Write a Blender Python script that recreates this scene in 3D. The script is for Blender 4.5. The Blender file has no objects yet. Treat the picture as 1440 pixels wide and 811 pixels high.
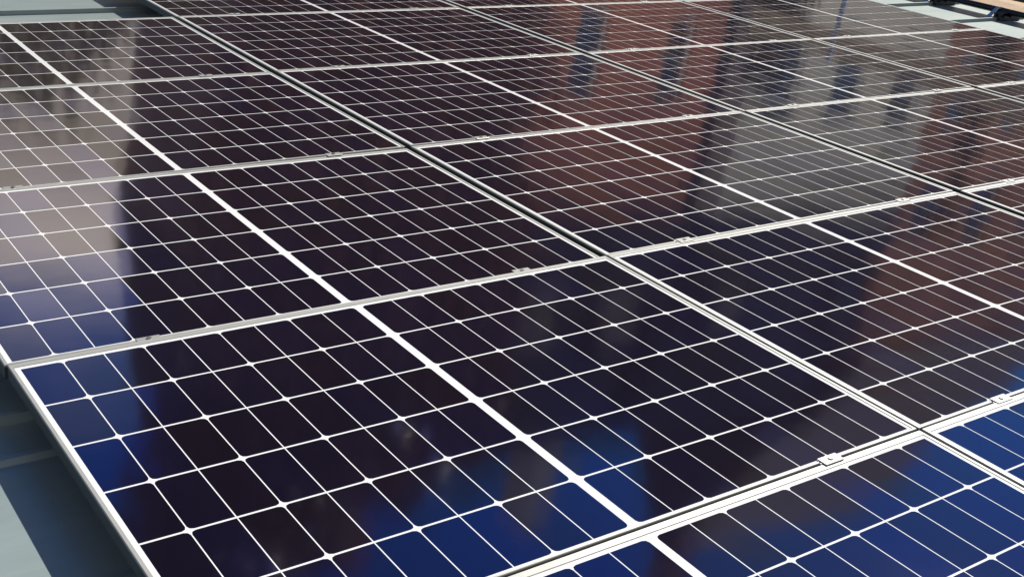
import bpy, bmesh, math, random
from mathutils import Matrix, Vector

random.seed(7)
sc = bpy.context.scene
R = math.radians
A = R(6.72)                                   # fall of the roof towards the eave
W = Matrix.Rotation(A, 4, 'Y')                # roof plane -> world

# ------------------------------------------------------------------ camera
cam_d = bpy.data.cameras.new('camera')
cam = bpy.data.objects.new('camera', cam_d)
sc.collection.objects.link(cam)
cam_d.sensor_width = 36
cam_d.lens = 1713.48 / 1440 * 36
cam_d.clip_start = 0.05
cam_d.clip_end = 3000
right = Vector((0.81103, -0.57714, 0.09556)); up = Vector((0.15563, 0.37033, 0.91577)); fwd = Vector((0.56392, 0.72785, -0.39017))
M = Matrix((( right.x, up.x, -fwd.x, -0.57600), (right.y, up.y, -fwd.y, -2.54582), (right.z, up.z, -fwd.z, 1.31266), (0, 0, 0, 1)))
cam.matrix_world = W @ M
sc.camera = cam

# ------------------------------------------------------------------ light
SUN_AZ, SUN_EL = R(25), R(41.5)                 # azimuth from +X towards +Y
w = bpy.data.worlds.new('World'); sc.world = w; w.use_nodes = True
nt = w.node_tree; nt.nodes.clear()
def N(nt, t, **k):
    n = nt.nodes.new(t)
    for a, v in k.items():
        if a in n.inputs: n.inputs[a].default_value = v
        else: setattr(n, a, v)
    return n
def mth(nt, op, a, b=None, c=None):
    n = nt.nodes.new('ShaderNodeMath'); n.operation = op
    for i, v in enumerate((a, b, c)):
        if v is None: continue
        if isinstance(v, (int, float)): n.inputs[i].default_value = v
        else: nt.links.new(v, n.inputs[i])
    return n.outputs[0]
sky = N(nt, 'ShaderNodeTexSky'); sky.sky_type = 'NISHITA'; sky.sun_disc = False
sky.sun_elevation = SUN_EL; sky.sun_rotation = R(90) - SUN_AZ
sky.altitude = 300; sky.air_density = 0.65; sky.dust_density = 0.1; sky.ozone_density = 2.6
bg = N(nt, 'ShaderNodeBackground', Strength=0.072)
out = N(nt, 'ShaderNodeOutputWorld')
tc = N(nt, 'ShaderNodeTexCoord')
sep = N(nt, 'ShaderNodeSeparateXYZ'); nt.links.new(tc.outputs['Generated'], sep.inputs[0])
mp = N(nt, 'ShaderNodeMapping'); mp.inputs['Scale'].default_value = (3.0, 3.0, 7.0); nt.links.new(tc.outputs['Generated'], mp.inputs[0])
nz = N(nt, 'ShaderNodeTexNoise', Scale=1.0, Detail=7.0, Roughness=0.55); nt.links.new(mp.outputs[0], nz.inputs['Vector'])
n0 = mth(nt, 'SUBTRACT', nz.outputs['Fac'], 0.5)
# a bank of cumulus standing low in the north, a little haze under it
def lobe(az, el, waz, wel):
    d = Vector((math.cos(R(az)) * math.cos(R(el)), math.sin(R(az)) * math.cos(R(el)), math.sin(R(el))))
    hz = Vector((-math.sin(R(az)), math.cos(R(az)), 0))
    vx = N(nt, 'ShaderNodeVectorMath', operation='DOT_PRODUCT'); nt.links.new(tc.outputs['Generated'], vx.inputs[0]); vx.inputs[1].default_value = hz
    a = mth(nt, 'DIVIDE', vx.outputs['Value'], math.sin(R(waz)))
    b = mth(nt, 'DIVIDE', mth(nt, 'SUBTRACT', sep.outputs[2], math.sin(R(el))), math.sin(R(wel)))
    vd = N(nt, 'ShaderNodeVectorMath', operation='DOT_PRODUCT'); nt.links.new(tc.outputs['Generated'], vd.inputs[0]); vd.inputs[1].default_value = d
    front = mth(nt, 'GREATER_THAN', vd.outputs['Value'], 0)
    r2 = mth(nt, 'ADD', mth(nt, 'MULTIPLY', a, a), mth(nt, 'MULTIPLY', b, b))
    return mth(nt, 'MULTIPLY', mth(nt, 'SUBTRACT', 1.0, r2), front)
mx = None
for l in ((76, 13.4, 24, 10.6), (262, 36, 42, 13), (150, 16, 30, 8), (240, 25, 30, 10), (310, 20, 26, 9)):  # high cloud behind the camera is unseen, added to brighten the house fronts
    v = lobe(*l)
    mx = v if mx is None else mth(nt, 'MAXIMUM', mx, v)
mr = N(nt, 'ShaderNodeMapRange'); mr.interpolation_type = 'SMOOTHSTEP'
nt.links.new(mth(nt, 'ADD', mx, mth(nt, 'MULTIPLY', n0, 1.6)), mr.inputs[0])
mr.inputs[1].default_value = 0.05; mr.inputs[2].default_value = 0.85
mixc = N(nt, 'ShaderNodeMix', data_type='RGBA')
nt.links.new(mr.outputs[0], mixc.inputs[0]); hs = N(nt, 'ShaderNodeHueSaturation', Saturation=1.45); nt.links.new(sky.outputs[0], hs.inputs['Color']); nt.links.new(hs.outputs[0], mixc.inputs[6])
shade = N(nt, 'ShaderNodeMapRange'); shade.interpolation_type = 'SMOOTHSTEP'; nt.links.new(sep.outputs[2], shade.inputs[0])   # grey bases, bright tops
shade.inputs[1].default_value = 0.24; shade.inputs[2].default_value = 0.37; shade.inputs[3].default_value = 0.30; shade.inputs[4].default_value = 1.0
cc = N(nt, 'ShaderNodeVectorMath', operation='SCALE'); cc.inputs[0].default_value = (15.0, 12.9, 10.4); nt.links.new(shade.outputs[0], cc.inputs['Scale'])
nt.links.new(cc.outputs[0], mixc.inputs[7])
nt.links.new(mixc.outputs[2], bg.inputs[0]); nt.links.new(bg.outputs[0], out.inputs[0])

sd = bpy.data.lights.new('sun', 'SUN'); sd.energy = 4.95; sd.angle = R(0.53); sd.color = (1.0, 0.95, 0.87)
sun = bpy.data.objects.new('sun', sd); sc.collection.objects.link(sun)
sv = Vector((math.cos(SUN_AZ) * math.cos(SUN_EL), math.sin(SUN_AZ) * math.cos(SUN_EL), math.sin(SUN_EL)))
sun.rotation_euler = sv.to_track_quat('Z', 'Y').to_euler()

sc.view_settings.view_transform = 'Standard'; sc.view_settings.look = 'None'
sc.view_settings.exposure = 0.45; sc.view_settings.gamma = 1; sc.view_settings.use_curve_mapping = False

# ------------------------------------------------------------------ materials
def mat(name):
    m = bpy.data.materials.new(name); m.use_nodes = True
    t = m.node_tree; t.nodes.clear()
    b = t.nodes.new('ShaderNodeBsdfPrincipled'); o = t.nodes.new('ShaderNodeOutputMaterial')
    t.links.new(b.outputs[0], o.inputs[0]); return m, t, b
def setp(b, **k):
    for a, v in k.items():
        b.inputs[a.replace('_', ' ')].default_value = v
def simple(name, col, rough=0.6, metal=0.0, var=0.15, scale=8.0, bump=0.0, bscale=60.0, obj=True):
    m, t, b = mat(name); setp(b, Roughness=rough, Metallic=metal)
    tc = N(t, 'ShaderNodeTexCoord')
    n = N(t, 'ShaderNodeTexNoise', Scale=scale, Detail=6.0); t.links.new(tc.outputs['Object'], n.inputs['Vector'])
    r = N(t, 'ShaderNodeMapRange'); t.links.new(n.outputs['Fac'], r.inputs[0])
    r.inputs[1].default_value = 0.3; r.inputs[2].default_value = 0.7; r.inputs[3].default_value = 1 - var; r.inputs[4].default_value = 1 + var
    v = N(t, 'ShaderNodeVectorMath', operation='SCALE'); v.inputs[0].default_value = col[:3]; t.links.new(r.outputs[0], v.inputs['Scale'])
    t.links.new(v.outputs[0], b.inputs['Base Color'])
    if bump:
        n2 = N(t, 'ShaderNodeTexNoise', Scale=bscale, Detail=4.0); t.links.new(tc.outputs['Object'], n2.inputs['Vector'])
        bp = N(t, 'ShaderNodeBump', Strength=bump, Distance=0.01); t.links.new(n2.outputs['Fac'], bp.inputs['Height'])
        t.links.new(bp.outputs[0], b.inputs['Normal'])
    return m

def dust(t, tc):
    """sparse pale specks and faint water marks on the glass; world-space so that no two panels repeat"""
    g = N(t, 'ShaderNodeNewGeometry')
    vo = N(t, 'ShaderNodeTexVoronoi', Scale=9.0); vo.inputs['Randomness'].default_value = 1.0
    t.links.new(g.outputs['Position'], vo.inputs['Vector'])
    s = N(t, 'ShaderNodeSeparateColor'); t.links.new(vo.outputs['Color'], s.inputs[0])
    rad = mth(t, 'MULTIPLY', mth(t, 'POWER', s.outputs[0], 3.0), 0.034)
    spk = mth(t, 'MULTIPLY', mth(t, 'LESS_THAN', vo.outputs['Distance'], rad), mth(t, 'GREATER_THAN', s.outputs[1], 0.45))
    n = N(t, 'ShaderNodeTexNoise', Scale=2.3, Detail=9.0, Roughness=0.7); t.links.new(g.outputs['Position'], n.inputs['Vector'])
    film = N(t, 'ShaderNodeMapRange'); t.links.new(n.outputs['Fac'], film.inputs[0])
    film.inputs[1].default_value = 0.35; film.inputs[2].default_value = 0.75; film.inputs[3].default_value = 0.0; film.inputs[4].default_value = 0.009
    return mth(t, 'ADD', mth(t, 'MULTIPLY', spk, 0.30), film.outputs[0]), g, n

def glass_top(t, b, g, strength=0.012):
    nz = N(t, 'ShaderNodeTexNoise', Scale=5.0, Detail=2.0); t.links.new(g.outputs['Position'], nz.inputs['Vector'])
    bp = N(t, 'ShaderNodeBump', Strength=strength, Distance=0.05); t.links.new(nz.outputs['Fac'], bp.inputs['Height'])
    setp(b, Coat_Weight=1.0, Coat_Roughness=0.065, Coat_IOR=1.50)
    t.links.new(bp.outputs[0], b.inputs['Coat Normal'])

# silicon cell under textured glass: thin blue anti-reflection film on dark silicon
m_cell, t, b = mat('silicon_cell')
d, g, n = dust(t, None)
at = N(t, 'ShaderNodeAttribute', attribute_name='shade'); at.attribute_type = 'GEOMETRY'
oi = N(t, 'ShaderNodeObjectInfo')
ramp = N(t, 'ShaderNodeMix', data_type='RGBA')
wn = N(t, 'ShaderNodeTexWhiteNoise', noise_dimensions='2D')
cmb = N(t, 'ShaderNodeCombineXYZ'); t.links.new(at.outputs['Fac'], cmb.inputs[0]); t.links.new(oi.outputs['Random'], cmb.inputs[1])
t.links.new(cmb.outputs[0], wn.inputs[0])
t.links.new(wn.outputs['Value'], ramp.inputs[0])
ramp.inputs[6].default_value = (0.014, 0.028, 0.160, 1); ramp.inputs[7].default_value = (0.024, 0.026, 0.080, 1)
md = N(t, 'ShaderNodeMix', data_type='RGBA'); t.links.new(d, md.inputs[0]); t.links.new(ramp.outputs[2], md.inputs[6]); md.inputs[7].default_value = (0.55, 0.53, 0.5, 1)
t.links.new(md.outputs[2], b.inputs['Base Color'])
t.links.new(mth(t, 'SUBTRACT', 0.94, mth(t, 'MULTIPLY', d, 3.0)), b.inputs['Metallic'])
setp(b, Roughness=0.07, Sheen_Weight=0.045, Sheen_Roughness=0.5, Sheen_Tint=(1.0, 0.60, 0.66, 1))
vs = N(t, 'ShaderNodeVectorMath', operation='SUBTRACT'); t.links.new(wn.outputs['Color'], vs.inputs[0]); vs.inputs[1].default_value = (.5, .5, .5)
vm = N(t, 'ShaderNodeVectorMath', operation='SCALE'); t.links.new(vs.outputs[0], vm.inputs[0]); vm.inputs['Scale'].default_value = 0.035   # cells lie slightly askew in the laminate
va = N(t, 'ShaderNodeVectorMath', operation='ADD'); t.links.new(vm.outputs[0], va.inputs[0]); t.links.new(g.outputs['Normal'], va.inputs[1])
vn = N(t, 'ShaderNodeVectorMath', operation='NORMALIZE'); t.links.new(va.outputs[0], vn.inputs[0]); t.links.new(vn.outputs[0], b.inputs['Normal'])
glass_top(t, b, g)

m_back, t, b = mat('white_backsheet')
d, g, n = dust(t, None)
setp(b, Base_Color=(0.66, 0.66, 0.655, 1), Roughness=0.75)
glass_top(t, b, g)

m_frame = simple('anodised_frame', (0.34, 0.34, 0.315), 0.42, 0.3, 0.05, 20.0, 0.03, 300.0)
m_side_shade = simple('frame_side_gap_shade', (0.035, 0.042, 0.045), 0.5, 0.1, 0.1, 20.0)  # dark band on the outer sides; gap shade put into the colour
m_clamp = simple('clamp_aluminium', (0.36, 0.36, 0.33), 0.38, 0.4, 0.06, 40.0)
m_rail = simple('mill_aluminium', (0.55, 0.56, 0.56), 0.4, 0.8, 0.06, 10.0)
m_bolt = simple('steel_bolt', (0.30, 0.30, 0.30), 0.35, 0.9, 0.1, 30.0)
m_steel = simple('galvanised_steel', (0.62, 0.64, 0.66), 0.3, 0.75, 0.12, 14.0)
m_black = simple('black_coated_metal', (0.012, 0.014, 0.020), 0.42, 0.0, 0.2, 20.0)
m_wood = simple('pine_timber', (0.44, 0.29, 0.16), 0.7, 0.0, 0.2, 7.0, 0.2, 90.0)
m_pale = simple('pale_debris_sheet', (0.60, 0.66, 0.78), 0.6, 0.0, 0.1, 5.0)

# coated sheet metal, faint oil-canning and dirt runs
m_roof, t, b = mat('coated_roof_sheet')
tc = N(t, 'ShaderNodeTexCoord')
mpn = N(t, 'ShaderNodeMapping'); mpn.inputs['Scale'].default_value = (0.8, 3.5, 1); t.links.new(tc.outputs['Object'], mpn.inputs[0])
n1 = N(t, 'ShaderNodeTexNoise', Scale=2.0, Detail=8.0, Roughness=0.65); t.links.new(mpn.outputs[0], n1.inputs['Vector'])
mc = N(t, 'ShaderNodeMix', data_type='RGBA'); t.links.new(n1.outputs['Fac'], mc.inputs[0])
mc.inputs[6].default_value = (0.15, 0.215, 0.215, 1); mc.inputs[7].default_value = (0.34, 0.385, 0.37, 1)
t.links.new(mc.outputs[2], b.inputs['Base Color'])
n2 = N(t, 'ShaderNodeTexNoise', Scale=1.6, Detail=2.0); t.links.new(tc.outputs['Object'], n2.inputs['Vector'])
bp = N(t, 'ShaderNodeBump', Strength=0.12, Distance=0.05); t.links.new(n2.outputs['Fac'], bp.inputs['Height']); t.links.new(bp.outputs[0], b.inputs['Normal'])
setp(b, Roughness=0.34, Specular_IOR_Level=0.6, Metallic=0.25)

def brick(name, c1, c2, mortar, scale=1.0):
    m, t, b = mat(name)
    tc = N(t, 'ShaderNodeTexCoord')
    s = N(t, 'ShaderNodeSeparateXYZ'); t.links.new(tc.outputs['Object'], s.inputs[0])
    c = N(t, 'ShaderNodeCombineXYZ'); t.links.new(mth(t, 'ADD', s.outputs[0], s.outputs[1]), c.inputs[0]); t.links.new(s.outputs[2], c.inputs[1])
    br = N(t, 'ShaderNodeTexBrick', Scale=1.0); t.links.new(c.outputs[0], br.inputs['Vector'])
    br.inputs['Brick Width'].default_value = 0.225 * scale; br.inputs['Row Height'].default_value = 0.075 * scale; br.inputs['Mortar Size'].default_value = 0.006
    br.inputs['Color1'].default_value = (*c1, 1); br.inputs['Color2'].default_value = (*c2, 1); br.inputs['Mortar'].default_value = (*mortar, 1)
    n = N(t, 'ShaderNodeTexNoise', Scale=0.6, Detail=6.0); t.links.new(tc.outputs['Object'], n.inputs['Vector'])
    hm = N(t, 'ShaderNodeMapRange'); t.links.new(n.outputs['Fac'], hm.inputs[0]); hm.inputs[1].default_value = .3; hm.inputs[2].default_value = .7; hm.inputs[3].default_value = 0.7; hm.inputs[4].default_value = 1.25
    v = N(t, 'ShaderNodeVectorMath', operation='SCALE'); t.links.new(br.outputs['Color'], v.inputs[0]); t.links.new(hm.outputs[0], v.inputs['Scale'])
    t.links.new(v.outputs[0], b.inputs['Base Color']); setp(b, Roughness=0.85)
    return m
m_brown = brick('dark_brown_brick', (0.30, 0.115, 0.075), (0.36, 0.16, 0.10), (0.16, 0.14, 0.12))
m_red = brick('red_brick', (0.60, 0.16, 0.10), (0.68, 0.24, 0.14), (0.36, 0.30, 0.25))
m_rust = brick('rust_brick', (0.60, 0.20, 0.11), (0.66, 0.28, 0.17), (0.34, 0.28, 0.23))
m_slate = brick('blue_slate', (0.03, 0.038, 0.07), (0.045, 0.055, 0.09), (0.03, 0.035, 0.05), 1.6)
m_tile = brick('brown_clay_tile', (0.075, 0.035, 0.032), (0.10, 0.045, 0.038), (0.07, 0.04, 0.03), 1.6)
m_render = simple('grey_render', (0.84, 0.72, 0.60), 0.85, 0, 0.1, 0.8)
m_white = simple('white_paint', (0.75, 0.75, 0.73), 0.5, 0, 0.04)
m_door = simple('dark_blue_door_paint', (0.03, 0.045, 0.10), 0.4, 0, 0.05)
m_pane, t, b = mat('window_glass'); setp(b, Base_Color=(0.02, 0.025, 0.03, 1), Roughness=0.04, Specular_IOR_Level=0.7)
m_bark = simple('bark', (0.10, 0.075, 0.055), 0.9, 0, 0.3, 6.0, 0.4, 30.0)
m_leaf, t, b = mat('copper_beech_leaf')
g = N(t, 'ShaderNodeNewGeometry'); oi = N(t, 'ShaderNodeTexNoise', Scale=1.1, Detail=3.0); t.links.new(g.outputs['Position'], oi.inputs['Vector'])
mc = N(t, 'ShaderNodeMix', data_type='RGBA'); t.links.new(oi.outputs['Fac'], mc.inputs[0])
mc.inputs[6].default_value = (0.15, 0.045, 0.04, 1); mc.inputs[7].default_value = (0.22, 0.085, 0.055, 1)
t.links.new(mc.outputs[2], b.inputs['Base Color']); setp(b, Roughness=0.55)
m_green, t, b = mat('hedge_leaf')
g = N(t, 'ShaderNodeNewGeometry'); oi = N(t, 'ShaderNodeTexNoise', Scale=1.6, Detail=3.0); t.links.new(g.outputs['Position'], oi.inputs['Vector'])
mc = N(t, 'ShaderNodeMix', data_type='RGBA'); t.links.new(oi.outputs['Fac'], mc.inputs[0])
mc.inputs[6].default_value = (0.17, 0.15, 0.06, 1); mc.inputs[7].default_value = (0.27, 0.24, 0.11, 1)
t.links.new(mc.outputs[2], b.inputs['Base Color']); setp(b, Roughness=0.6)
m_cyp = simple('cypress_leaf', (0.022, 0.035, 0.030), 0.7, 0, 0.3, 2.0)
m_grass = simple('grass', (0.06, 0.09, 0.03), 0.9, 0, 0.35, 0.7, 0.3, 30.0)
m_asph = simple('asphalt', (0.05, 0.05, 0.052), 0.85, 0, 0.15, 3.0, 0.2, 120.0)
m_pave = simple('paving', (0.28, 0.27, 0.25), 0.8, 0, 0.12, 2.0)

# ------------------------------------------------------------------ mesh helpers
class MB:
    def __init__(s): s.bm = bmesh.new()
    def box(s, x0, x1, y0, y1, z0, z1, mi=0):
        v = [s.bm.verts.new((x, y, z)) for x in (x0, x1) for y in (y0, y1) for z in (z0, z1)]
        for q in ((0, 1, 3, 2), (4, 6, 7, 5), (0, 4, 5, 1), (2, 3, 7, 6), (0, 2, 6, 4), (1, 5, 7, 3)):
            f = s.bm.faces.new([v[i] for i in q]); f.material_index = mi
        return v
    def poly(s, pts, mi=0):
        f = s.bm.faces.new([s.bm.verts.new(p) for p in pts]); f.material_index = mi; return f
    def prism(s, prof, axis, a, b):
        """prof: 2D profile in the two other axes, extruded along axis from a to b"""
        def P(u, v, w):
            return {'x': (w, u, v), 'y': (u, w, v), 'z': (u, v, w)}[axis]
        A_ = [s.bm.verts.new(P(u, v, a)) for u, v in prof]; B_ = [s.bm.verts.new(P(u, v, b)) for u, v in prof]
        n = len(prof)
        for i in range(n): s.bm.faces.new((A_[i], A_[(i + 1) % n], B_[(i + 1) % n], B_[i]))
        s.bm.faces.new(A_[::-1]); s.bm.faces.new(B_)
    def tube(s, p, q, r0, r1=None, n=12, cap=True):
        p, q = Vector(p), Vector(q); r1 = r0 if r1 is None else r1
        d = (q - p).normalized(); a = d.orthogonal().normalized(); c = d.cross(a)
        A_, B_ = [], []
        for i in range(n):
            t = 2 * math.pi * i / n; o = a * math.cos(t) + c * math.sin(t)
            A_.append(s.bm.verts.new(p + o * r0)); B_.append(s.bm.verts.new(q + o * r1))
        for i in range(n):
            f = s.bm.faces.new((A_[i], A_[(i + 1) % n], B_[(i + 1) % n], B_[i])); f.smooth = True
        if cap: s.bm.faces.new(A_[::-1]); s.bm.faces.new(B_)
    def build(s, name, m, parent=None, bevel=0, mats=None, seg=2):
        bmesh.ops.recalc_face_normals(s.bm, faces=s.bm.faces[:])
        me = bpy.data.meshes.new(name); s.bm.to_mesh(me); s.bm.free()
        for mm in (mats or [m]): me.materials.append(mm)
        o = bpy.data.objects.new(name, me); sc.collection.objects.link(o)
        if parent is not None: o.parent = parent
        if bevel:
            md = o.modifiers.new('bevel', 'BEVEL'); md.width = bevel; md.segments = seg; md.limit_method = 'ANGLE'; md.angle_limit = R(40)
        return o
def tag(o, label=None, cat=None, group=None, kind=None):
    if label: o['label'] = label
    if cat: o['category'] = cat
    if group: o['group'] = group
    if kind: o['kind'] = kind
    return o
def thing(name, label, cat, loc=(0, 0, 0), group=None, plane=True):
    o = bpy.data.objects.new(name, None); sc.collection.objects.link(o)
    o.empty_display_size = 0.1
    o.matrix_world = (W @ Matrix.Translation(loc)) if plane else Matrix.Translation(loc)
    return tag(o, label, cat, group)

# ------------------------------------------------------------------ setting: ground
GZ = -6.2
mb = MB(); mb.poly([(-900, -900, GZ), (900, -900, GZ), (900, 900, GZ), (-900, 900, GZ)]); tag(mb.build('ground', m_grass), kind='structure')
mb = MB(); mb.poly([(-200, 9.2, GZ + .004), (200, 9.2, GZ + .004), (200, 12.0, GZ + .004), (-200, 12.0, GZ + .004)]); tag(mb.build('road', m_asph), kind='structure')
mb = MB(); mb.box(-200, 200, 12.0, 14.0, GZ - .1, GZ + .12); tag(mb.build('pavement', m_pave), kind='structure')

# ------------------------------------------------------------------ our building with its standing seam roof (roof plane coordinates)
RZ = -0.120
RX0, RX1, RY0, RY1 = -6.5, 8.54, -7.5, 8.2
bld = thing('building', 'building under the array with a pale grey green standing seam metal roof', 'building')
mb = MB(); mb.box(RX0, RX1, RY0, RY1, RZ - .06, RZ); mb.build('roof', m_roof, bld)
wl = MB()
zb = GZ
# walls go straight down in world space
wv = [W @ Vector((x, y, RZ - .062)) for x, y in ((RX0 + .3, RY0 + .3), (RX1 - .3, RY0 + .3), (RX1 - .3, RY1 - .3), (RX0 + .3, RY1 - .3))]
Wi = W.inverted()
top = [wl.bm.verts.new(Wi @ v) for v in wv]; bot = [wl.bm.verts.new(Wi @ Vector((v.x, v.y, zb))) for v in wv]
for i in range(4): wl.bm.faces.new((top[i], top[(i + 1) % 4], bot[(i + 1) % 4], bot[i]))
wl.build('wall', m_render, bld)
seam_ys = [-0.05 + .6 * k - (.08 if k < 0 else 0) for k in range(-12, 14)]
for y in seam_ys:
    if not RY0 < y < RY1: continue
    mb = MB()
    # double folded seam: thin upstand with a rolled head and small flared foot
    mb.prism([(y - .012, RZ - .001), (y - .004, RZ + .003), (y - .003, RZ + .017), (y - .007, RZ + .019), (y - .007, RZ + .025), (y + .005, RZ + .026), (y + .006, RZ + .019),
              (y + .003, RZ + .017), (y + .004, RZ + .003), (y + .012, RZ - .001)], 'x', RX0, RX1 - .03)
    mb.build('seam', m_roof, bld)
# low stiffening swage pressed in the tray beside the array's near corner
for y0 in (-0.205,):
    mb = MB()
    mb.prism([(y0 - .022, RZ - .001), (y0 - .010, RZ + .011), (y0 + .006, RZ + .012), (y0 + .012, RZ - .001)], 'x', RX0, 1.6)
    mb.build('lap_joint', m_roof, bld)
mb = MB(); mb.box(RX1 - .02, RX1 + .004, RY0, RY1, RZ - .12, RZ + .004); mb.build('eave_flashing', m_roof, bld)

# ------------------------------------------------------------------ solar panels
PL, PWD = 1.722, 1.145
PY = 1.1515
LIPX, LIPY, LIPF, FH = 0.009, 0.0065, 0.018, 0.035     # the far long side has the wider flange
GLZ = -0.0016                                 # glass face just under the lip
def frame_mesh():
    mb = MB(); bm = mb.bm
    def ring(ix, iy, z, fy=None):
        fy = iy if fy is None else fy
        return [bm.verts.new(p) for p in ((ix, iy, z), (PL - ix, iy, z), (PL - ix, PWD - fy, z), (ix, PWD - fy, z))]
    c = .0012
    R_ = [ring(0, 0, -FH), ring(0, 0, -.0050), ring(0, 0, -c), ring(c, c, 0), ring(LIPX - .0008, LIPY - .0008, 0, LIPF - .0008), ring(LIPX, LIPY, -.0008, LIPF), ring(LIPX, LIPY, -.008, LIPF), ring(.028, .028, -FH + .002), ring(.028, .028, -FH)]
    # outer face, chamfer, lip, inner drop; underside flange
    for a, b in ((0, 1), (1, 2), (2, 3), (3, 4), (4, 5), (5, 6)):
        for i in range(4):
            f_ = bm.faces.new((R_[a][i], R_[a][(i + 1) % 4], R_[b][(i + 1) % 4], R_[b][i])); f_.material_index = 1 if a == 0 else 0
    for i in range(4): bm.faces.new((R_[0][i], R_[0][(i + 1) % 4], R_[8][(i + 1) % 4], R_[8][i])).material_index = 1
    bmesh.ops.delete(bm, geom=R_[7], context='VERTS')
    return mb
fr0 = frame_mesh().build('frame', m_frame, mats=[m_frame, m_side_shade])
# backsheet (white) seen between the cells
mb = MB(); mb.poly([(LIPX - .003, LIPY - .003, GLZ), (PL - LIPX + .003, LIPY - .003, GLZ), (PL - LIPX + .003, PWD - LIPF + .003, GLZ), (LIPX - .003, PWD - LIPF + .003, GLZ)])
bs0 = mb.build('backsheet', m_back)
# junction box on the underside
mb = MB(); mb.box(PL / 2 - .05, PL / 2 + .05, PWD - .09, PWD - .03, -.03, -.012); jb0 = None; mb.bm.free()
# six rows of 18 half-cut cells
HW, CH, GX, GY, MID = 0.0898, 0.1796, 0.0027, 0.0053, 0.0225
MX = (PL - 18 * HW - 16 * GX - MID) / 2; MY = 0.0115
def cell_grid(seed):
    rnd = random.Random(seed); bm = bmesh.new(); lay = bm.faces.layers.float.new('shade')
    for r in range(6):
        y0 = MY + r * (CH + GY); y1 = y0 + CH
        for c in range(18):
            x0 = MX + c * (HW + GX) + (MID - GX if c >= 9 else 0); x1 = x0 + HW
            k = .0105
            left_cut = (c % 2 == 1)            # half of a full cell: only its outer side has clipped corners
            if left_cut: pts = [(x0, y0 + k), (x0 + k * .3, y0 + k * .3), (x0 + k, y0), (x1, y0), (x1, y1), (x0 + k, y1), (x0 + k * .3, y1 - k * .3), (x0, y1 - k)]
            else: pts = [(x0, y0), (x1 - k, y0), (x1 - k * .3, y0 + k * .3), (x1, y0 + k), (x1, y1 - k), (x1 - k * .3, y1 - k * .3), (x1 - k, y1), (x0, y1)]
            tx, ty = rnd.gauss(0, .0028), rnd.gauss(0, .0026)
            cx, cy = (x0 + x1) / 2, (y0 + y1) / 2
            f = bm.faces.new([bm.verts.new((x, y, GLZ + .00012)) for x, y in pts])
            f[lay] = rnd.random()
            if f.normal.z < 0: f.normal_flip()
    me = bpy.data.meshes.new('cell_grid'); bm.normal_update(); bm.to_mesh(me); bm.free(); me.materials.append(m_cell)
    return me
cell_meshes = [cell_grid(s) for s in range(7)]

def col_x(c, j):
    if c == 0: return 0.012 - (0.005 if j < 0 else 0) - (0.003 if j < -1 else 0)
    if c == 1: return 1.742 + (0.004 if j < 0 else 0) + (0.002 if j < -1 else 0)
    if c == 2: return 3.5040
    return 5.2550
def col_z(c, j): return -.005 if (c == 0 and j < 0) else 0
cells_of = {0: (1, 0, -1, -2, -3), 1: (1, 0, -1, -2, -3, -4), 2: (0, -1, -2, -3, -4), 3: (-1, -2, -3)}
GRP = 'solar panels laid in rows on the metal roof'
labels = {
 (0, 1): 'deep blue panel cut off by the bottom edge of the photo, nearest the camera',
 (0, 0): 'large front panel seen almost whole, its left frame over bare shaded roof',
 (0, -1): 'panel at the left edge mirroring a bright pale cloud beside a dark shape',
 (0, -2): 'panel at the left edge, between the cloud mirroring one and the rearmost left one',
 (0, -3): 'rearmost left panel whose far frame edge borders bare sunlit roof',
 (1, 1): 'panel showing only a dark corner at the lower right edge',
 (1, 0): 'panel directly right of the large front panel, mirroring maroon and grey streaks',
 (1, -1): 'central panel with a dark navy upright streak right of its middle',
 (1, -2): 'dark maroon panel turning brick red at its right end, centre of the upper half',
 (1, -3): 'dark panel touching the far corner of the rearmost left panel',
 (1, -4): 'panel cut off by the top edge, beside the shaded bare roof patch',
 (2, 0): 'panel showing a thin corner at the right edge, below the wide black gap',
 (2, -1): 'panel at the right edge above the wide black gap, dark brown and grey',
 (2, -2): 'panel half near black and half grey, between the two black gaps',
 (2, -3): 'brick red mirroring panel under the top edge, left of the second black gap',
 (2, -4): 'sliver of a panel at the top edge, behind the brick red mirroring one',
 (3, -1): 'rust tinted panel at the right edge in the outermost column',
 (3, -2): 'washed out grey brown panel in the outermost column beside the pale roof',
 (3, -3): 'washed out panel in the outermost column, cut off by the top edge',
}
# each panel lies a fraction of a degree off its neighbours
tilt = {(0, -1): (.10, .25), (0, -2): (-.10, -.10), (0, -3): (.15, -.1), (1, -1): (.05, -.15), (2, -1): (-.1, .15), (2, -2): (.1, -.1)}
rt = random.Random(3); k = 0
for c in cells_of:
    for j in cells_of[c]:
        x0 = col_x(c, j); y0 = -PY * (j + 1) + .00325
        ax, ay = tilt.get((c, j), (rt.uniform(-.1, .1), rt.uniform(-.1, .1)))
        o = bpy.data.objects.new('solar_panel', None); sc.collection.objects.link(o); o.empty_display_size = .1
        cen = Matrix.Translation((PL / 2, PWD / 2, 0))
        o.matrix_world = W @ Matrix.Translation((x0, y0, col_z(c, j))) @ cen @ Matrix.Rotation(R(ax), 4, 'X') @ Matrix.Rotation(R(ay), 4, 'Y') @ cen.inverted()
        tag(o, labels[(c, j)], 'solar panel', GRP)
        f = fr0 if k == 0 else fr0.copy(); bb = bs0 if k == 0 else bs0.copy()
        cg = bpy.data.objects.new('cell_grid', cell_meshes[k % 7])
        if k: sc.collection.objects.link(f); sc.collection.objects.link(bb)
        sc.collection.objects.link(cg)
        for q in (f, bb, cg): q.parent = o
        k += 1

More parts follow.
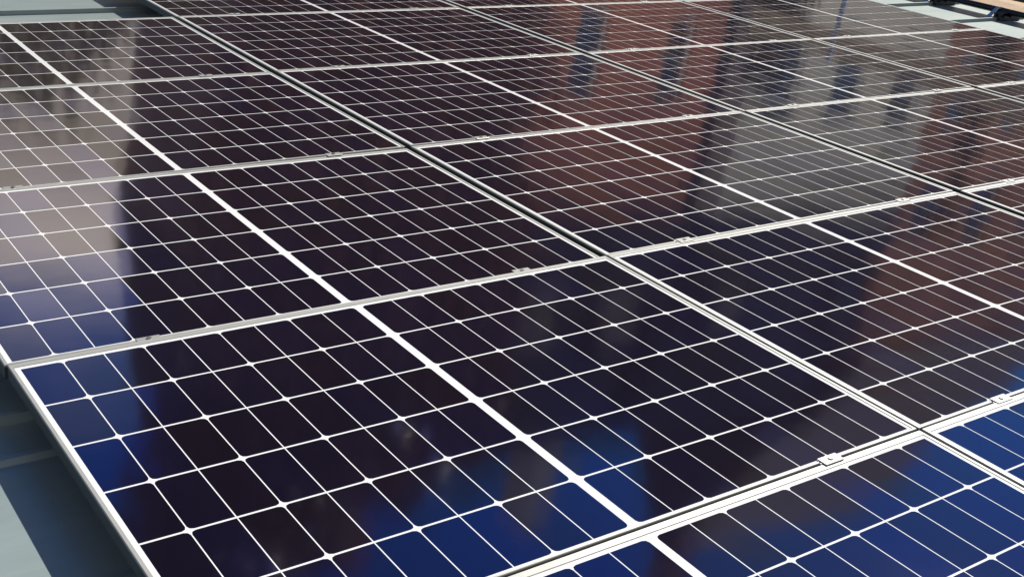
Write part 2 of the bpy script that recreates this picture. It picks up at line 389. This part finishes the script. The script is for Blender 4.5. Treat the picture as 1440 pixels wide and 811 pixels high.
# ------------------------------------------------------------------ mounting rails with their clamps
def clamp(rail, x, y, end=False, z=0.0):
    mb = MB()
    if end:
        mb.box(x - .035, x + .035, y - .009, y + .010, .0006, .0042); mb.box(x - .035, x + .035, y + .004, y + .009, -.036, .0005)
        mb.box(x - .035, x + .035, y + .0095, y + .032, -.034, -.030)
    else:
        mb.box(x - .029, x + .029, y - .0130, y + .0150, .0006, .0034)
        mb.box(x - .034, x + .034, y - .0026, y + .0026, -.030, .0005)
    bmesh.ops.translate(mb.bm, verts=mb.bm.verts[:], vec=(0, 0, z))
    cl = mb.build('clamp', m_clamp, rail, bevel=.0007)
    b = MB(); yb = y + (.019 if end else 0.002); zt = -.024 if end else .0062
    b.tube((x, yb, zt - (.010 if end else .0022)), (x, yb, zt), .0062, n=16)
    b.tube((x, yb, zt - .0005), (x, yb, zt + .0004), .0022, n=6)
    bmesh.ops.translate(b.bm, verts=b.bm.verts[:], vec=(0, 0, z))
    b.build('bolt', m_bolt, cl)
names = ['nearest column of panels', 'second column of panels from the left', 'third column of panels, between the two black gaps', 'outermost column of panels by the roof edge']
rails = []
for c in cells_of:
    js = cells_of[c]
    for side, off in (('left', .322), ('right', 1.416)):
        x = col_x(c, 0) + off
        ya = -PY * (max(js) + 1) - .10; yb = -PY * min(js) + (.02)
        col_lab = ['column of the large front panel', 'column right of the large front panel', 'column between the wide black gaps', 'outermost column by the snow guard'][c]
        r_ = thing('mounting_rail', 'clamp rail, %s one of two under the %s' % (side, col_lab), 'mounting rail', group='mounting rails under the solar panels')
        mb = MB(); mb.box(x - .02, x + .02, ya, yb, -.078, -.0365)
        mb.build('rail_bar', m_rail, r_, bevel=.0015)
        for j in js:
            yy = -PY * j
            last = (j == min(js)) and c == 0
            if j == min(js) and c != 0: continue
            clamp(r_, x, yy - (.010 if last else 0), end=last, z=col_z(c, j - 1) if not last else col_z(c, j))
        if c == 0: pass
        # seam feet carrying the rail
        for y in seam_ys:
            if ya < y < yb:
                mb = MB(); mb.box(x - .022, x + .022, y - .016, y + .016, RZ + .012, -.079); mb.build('seam_foot', m_rail, r_)

# ------------------------------------------------------------------ snow guard by the eave
GX_ = 8.27
sg = thing('snow_guard', 'black tubular snow guard on black seam clamps along the pale roof edge', 'snow guard')
for dx, dz in ((0, .045),):
    mb = MB(); mb.tube((GX_ + dx, .8, RZ + dz + .02), (GX_ + dx, 5.6, RZ + dz + .02), .022); mb.build('tube', m_black, sg)
for y in seam_ys:
    if .8 < y < 5.6:
        mb = MB()
        mb.box(GX_ - .13, GX_ + .15, y - .030, y - .0085, RZ + .002, RZ + .060)
        mb.box(GX_ - .13, GX_ + .15, y + .0085, y + .030, RZ + .002, RZ + .060)
        mb.box(GX_ - .10, GX_ + .14, y - .030, y + .030, RZ + .0365, RZ + .062)
        for q in (-.09, .0, .09): mb.tube((GX_ + q, y - .046, RZ + .035), (GX_ + q, y - .0305, RZ + .035), .009, n=8)
        mb.build('seam_clamp', m_black, sg, bevel=.003)
for i in range(8):
    y = 1.22 + .6 * i
    mb = MB()
    mb.prism([(GX_ - .16, RZ + .001), (GX_ - .14, RZ + .020), (GX_ - .04, RZ + .085), (GX_ + .03, RZ + .085), (GX_ + .03, RZ + .079), (GX_ - .036, RZ + .079), (GX_ - .132, RZ + .013), (GX_ - .10, RZ + .001)], 'y', y - .016, y + .016)
    mb.build('hook', m_steel, sg, bevel=.002)

# ------------------------------------------------------------------ scaffold outside the eave
sf = thing('scaffold', 'timber scaffold with tan rails and boards outside the roof edge, top right corner', 'scaffold')
def tilted(xc, zc, w_, t_, a):
    c_, s_ = math.cos(R(a)), math.sin(R(a))
    return [(xc + u * c_ - v * s_, zc + u * s_ + v * c_) for u, v in ((-w_ / 2, -t_ / 2), (w_ / 2, -t_ / 2), (w_ / 2, t_ / 2), (-w_ / 2, t_ / 2))]
mb = MB(); mb.prism(tilted(8.625, -.080, .105, .032, 24), 'y', .2, 6.2); mb.build('rail_board', m_wood, sf, bevel=.004)
mb = MB(); mb.tube((8.74, .2, -.012), (8.74, 6.2, -.012), .020); mb.build('ledger_tube', m_black, sf)
mb = MB(); mb.prism(tilted(8.865, -.055, .16, .036, 20), 'y', .2, 6.2); mb.build('plank', m_wood, sf, bevel=.004)
for i in range(4):
    x = 8.99 + i * .235
    mb = MB(); mb.box(x, x + .225, .2, 6.2, -.07 + .003 * (i % 2), -.03 + .003 * (i % 2)); mb.build('plank', m_wood, sf, bevel=.004)
for y in (1.3, 5.0):
    mb = MB(); v = Matrix(W).inverted()
    p = Vector((8.905, y, -.02)); dn = (v @ Vector((0, 0, -1)))
    L_ = ((W @ p).z - GZ)
    mb.tube(p + dn * (-1.0), p + dn * L_, .024); mb.build('upright', m_steel, sf)
    mb = MB(); mb.box(8.66, 8.94, y - .035, y + .035, -.045, .016); mb.build('coupler', m_black, sf, bevel=.006)
mb = MB(); mb.box(8.945, 8.975, .2, 6.2, .70, .97); mb.build('shadow_board', m_wood, sf, bevel=.003)  # unseen board, added to throw the broad shadow band on the roof
mb = MB(); mb.box(9.55, 9.58, 2.2, 3.55, -.02, .35); mb.build('toe_board', m_pale, sf, bevel=.003)

# ------------------------------------------------------------------ houses across the street, seen mirrored in the panels
def window(par, x, z, w_, h_, y, arch=False):
    mb = MB(); t = .06
    mb.box(x - w_ / 2, x + w_ / 2, y - .03, y + .05, z, z + t); mb.box(x - w_ / 2, x + w_ / 2, y - .03, y + .05, z + h_ - t, z + h_)
    mb.box(x - w_ / 2, x - w_ / 2 + t, y - .028, y + .048, z + t, z + h_ - t); mb.box(x + w_ / 2 - t, x + w_ / 2, y - .028, y + .048, z + t, z + h_ - t)
    mb.box(x - w_ / 2 + t, x + w_ / 2 - t, y - .02, y + .04, z + h_ * .5 - .025, z + h_ * .5 + .025)
    mb.box(x - w_ / 2 - .08, x + w_ / 2 + .08, y - .10, y - .032, z - .08, z - .003)
    f = mb.build('window', m_white, par)
    mb = MB(); mb.box(x - w_ / 2 + .03, x + w_ / 2 - .03, y + .012, y + .02, z + .03, z + h_ - .03); mb.build('pane', m_pane, f)
def house(label, x0, x1, y, ze, wm, rm, style, cols, floors, door=True, cat='house'):
    h = thing('house', label, cat, (0, 0, 0), group='houses mirrored in the panels', plane=False)
    D = 9.0
    # front wall with real openings: piers and bands
    mb = MB()
    w_, hh = (0.7 if x1 - x0 < 4.5 else 1.05), 1.65
    xs = [x0 + (x1 - x0) * (i + .5) / cols for i in range(cols)]
    zs = [GZ + 1.0 + k_ * 3.0 for k_ in range(floors)]
    edges = [x0] + [e for x in xs for e in (x - w_ / 2, x + w_ / 2)] + [x1]
    for i in range(0, len(edges), 2): mb.box(edges[i], edges[i + 1], y, y + .35, GZ, ze)
    for x in xs:
        zz = GZ
        for z in zs:
            mb.box(x - w_ / 2, x + w_ / 2, y + .002, y + .348, zz, z); zz = z + hh
        mb.box(x - w_ / 2, x + w_ / 2, y + .002, y + .348, zz, ze)
    mb.box(x0, x1, y + D - .3, y + D, GZ, ze); mb.box(x0, x0 + .3, y + .35, y + D - .3, GZ, ze); mb.box(x1 - .3, x1, y + .35, y + D - .3, GZ, ze)
    mb.build('wall', wm, h)
    for x in xs:
        for z in zs: window(h, x, z, w_, hh, y + .14)
    mb = MB()
    if style == 'mansard':
        mb.prism([(y - .15, ze + .003), (y + 1.0, ze + 5.3), (y + D / 2, ze + 7.2), (y + D - 1.0, ze + 5.3), (y + D + .15, ze + .003)], 'x', x0, x1)
    else:
        mb.prism([(y - .35, ze + .003), (y + D / 2, ze + 8.4), (y + D + .35, ze + .003)], 'x', x0, x1)
    rf = mb.build('roof', rm, h)
    mb = MB(); mb.box(x0 + .3, x0 + 1.1, y + D / 2 - .5, y + D / 2 + .5, ze + 5.0, ze + 9.8); mb.box(x0 + .22, x0 + 1.18, y + D / 2 - .58, y + D / 2 + .58, ze + 9.802, ze + 9.95); mb.build('chimney', wm, rf)
    if style == 'mansard':
        for x in xs[::2] if cols > 2 else xs:
            mb = MB(); mb.box(x - .6, x + .6, y - .05, y + 1.6, ze + 1.0, ze + 2.7); mb.box(x - .7, x + .7, y - .15, y + 1.7, ze + 2.703, ze + 2.82)
            dm = mb.build('dormer', m_slate, rf)
            mb = MB(); mb.box(x - .45, x + .45, y - .075, y - .054, ze + 1.2, ze + 2.5); mb.build('pane', m_pane, dm)
    mb = MB(); mb.box(x0 + .05, x1 - .05, y - .32, y - .16 if style == 'mansard' else y - .2, ze - .16, ze - .02); mb.build('gutter', m_black if style == 'mansard' else m_white, h)
    return h
house('dark brown brick house behind the copper leaved tree', 8.9, 12.6, 14.0, 7.2, m_brown, m_tile, 'gable', 2, 4)
house('narrow red brick house with a slate mansard roof', 12.62, 17.0, 14.0, 4.9, m_red, m_slate, 'mansard', 2, 3)
house('grey rendered house with a slate mansard roof', 18.0, 24.3, 14.0, 4.9, m_render, m_slate, 'mansard', 3, 3)
house('rust brick house with a brown tiled roof at the end of the row', 24.32, 34.0, 14.0, 8.6, m_rust, m_tile, 'gable', 4, 4)
# recessed dark link between the red and the grey house
lk = thing('link_building', 'dark recessed link between the red brick house and the grey house', 'building', plane=False)
mb = MB(); mb.box(17.02, 17.98, 14.6, 21.0, GZ, 7.4); mb.build('wall', m_slate, lk)
mb = MB(); mb.box(17.02, 17.98, 14.5, 21.1, 7.404, 7.6); mb.build('roof', m_slate, lk)
mb = MB(); mb.tube((17.5, 14.53, GZ), (17.5, 14.53, 7.3), .06); mb.build('downpipe', m_black, lk)

def crown(mb, blobs, n, size, rnd):
    for _ in range(n):
        c, r = rnd.choices(blobs, weights=[b[1] ** 2 for b in blobs])[0]
        d = Vector((rnd.gauss(0, 1), rnd.gauss(0, 1), rnd.gauss(0, 1))).normalized()
        p = Vector(c) + d * r * (rnd.random() ** .33) * rnd.uniform(.8, 1.08)
        a = Vector((rnd.gauss(0, 1), rnd.gauss(0, 1), rnd.gauss(0, .6))).normalized(); e = a.orthogonal().normalized()
        s = size * rnd.uniform(.6, 1.3); b_ = a.cross(e)
        e = (e * math.cos(1.7 * s * 40) + b_ * math.sin(1.7 * s * 40)).normalized(); b_ = a.cross(e)
        mb.poly([p - e * s, p + b_ * s * .45, p + e * s, p - b_ * s * .45])
def tree(name, label, base, blobs, n, size, lm, seed, cat='tree', group=None):
    rnd = random.Random(seed)
    t_ = thing(name, label, cat, plane=False, group=group)
    mb = MB(); b0 = Vector(base); topv = Vector(blobs[0][0])
    pts = [b0.lerp(topv, q / 5) + Vector((rnd.uniform(-.12, .12), rnd.uniform(-.12, .12), 0)) * (1 if q else 0) for q in range(6)]
    r0 = .34 if cat == 'tree' else .1
    for q in range(5): mb.tube(pts[q], pts[q + 1], r0 * (1 - q * .16), r0 * (1 - (q + 1) * .16), n=10)
    for c, r in blobs[1:]:
        s = pts[rnd.choice((2, 3, 4))]; mid = s.lerp(Vector(c), .5) + Vector((0, 0, .2))
        mb.tube(s, mid, r0 * .35, r0 * .22, n=8); mb.tube(mid, c, r0 * .22, r0 * .06, n=8)
    mb.build('trunk', m_bark, t_)
    mb = MB(); crown(mb, blobs, n, size, rnd); o = mb.build('crown', lm, t_)
    return t_
tree('copper_beech_tree', 'tall copper beech tree in front of the brown brick house', (8.6, 12.9, GZ),
     [((8.6, 12.9, 7.0), 2.2), ((7.6, 12.8, 9.3), 1.6), ((6.6, 12.8, 8.1), 1.2), ((9.4, 12.9, 8.1), 1.1), ((8.5, 12.9, 4.6), 2.1), ((7.6, 12.7, 5.9), 1.5),
      ((10.6, 12.9, 6.9), 1.7), ((10.4, 13, 4.2), 1.7), ((8.2, 12.9, 2.2), 2.0), ((10.2, 13, 1.6), 1.7), ((7.3, 12.7, 3.4), 1.3), ((6.2, 12.7, 9.6), 1.1), ((7.0, 12.8, 10.9), 1.2), ((11.2, 12.9, 7.8), 1.2), ((11.0, 12.9, 5.6), 1.3), ((8.8, 13, .0), 1.7), ((10.3, 12.9, 8.9), .9)], 21000, .17, m_leaf, 4)
tree('garden_tree', 'low olive green tree left of the brown brick house', (4.6, 15.5, GZ),
     [((4.4, 15.5, 1.9), 1.6), ((3.0, 15.6, 1.2), 1.5), ((6.1, 15.5, .9), 1.4), ((5.4, 15.5, -.6), 1.5), ((1.6, 15.7, .3), 1.2), ((4.2, 15.4, -1.2), 1.8), ((2.2, 15.5, -1.4), 1.6)], 7000, .15, m_green, 5)
for x, z, lab, sd in ((17.1, 2.1, 'broad dark cypress before the gap between the red brick and grey houses', 11), (24.6, 5.0, 'tall slim dark cypress in front of the rust brick house', 12), (28.8, 1.8, 'low slim dark cypress in front of the rust brick house', 13)):
    n_ = max(4, int((z - GZ) / .9)); hh_ = z - GZ
    bl = [((x + .1 * math.sin(q * 2.1), 12.9, GZ + 1.0 + (hh_ - 1.6) * q / (n_ - 1)), .62 * (1.7 if x < 18 else 1) * (1 - .55 * (q / (n_ - 1)) ** 2)) for q in range(n_)]
    tree('cypress_tree', lab, (x, 12.9, GZ), bl[::-1], 6500 if x < 18 else 3500, .10, m_cyp, sd, cat='conifer', group='cypresses mirrored in the panels')
bpy.context.view_layer.update()
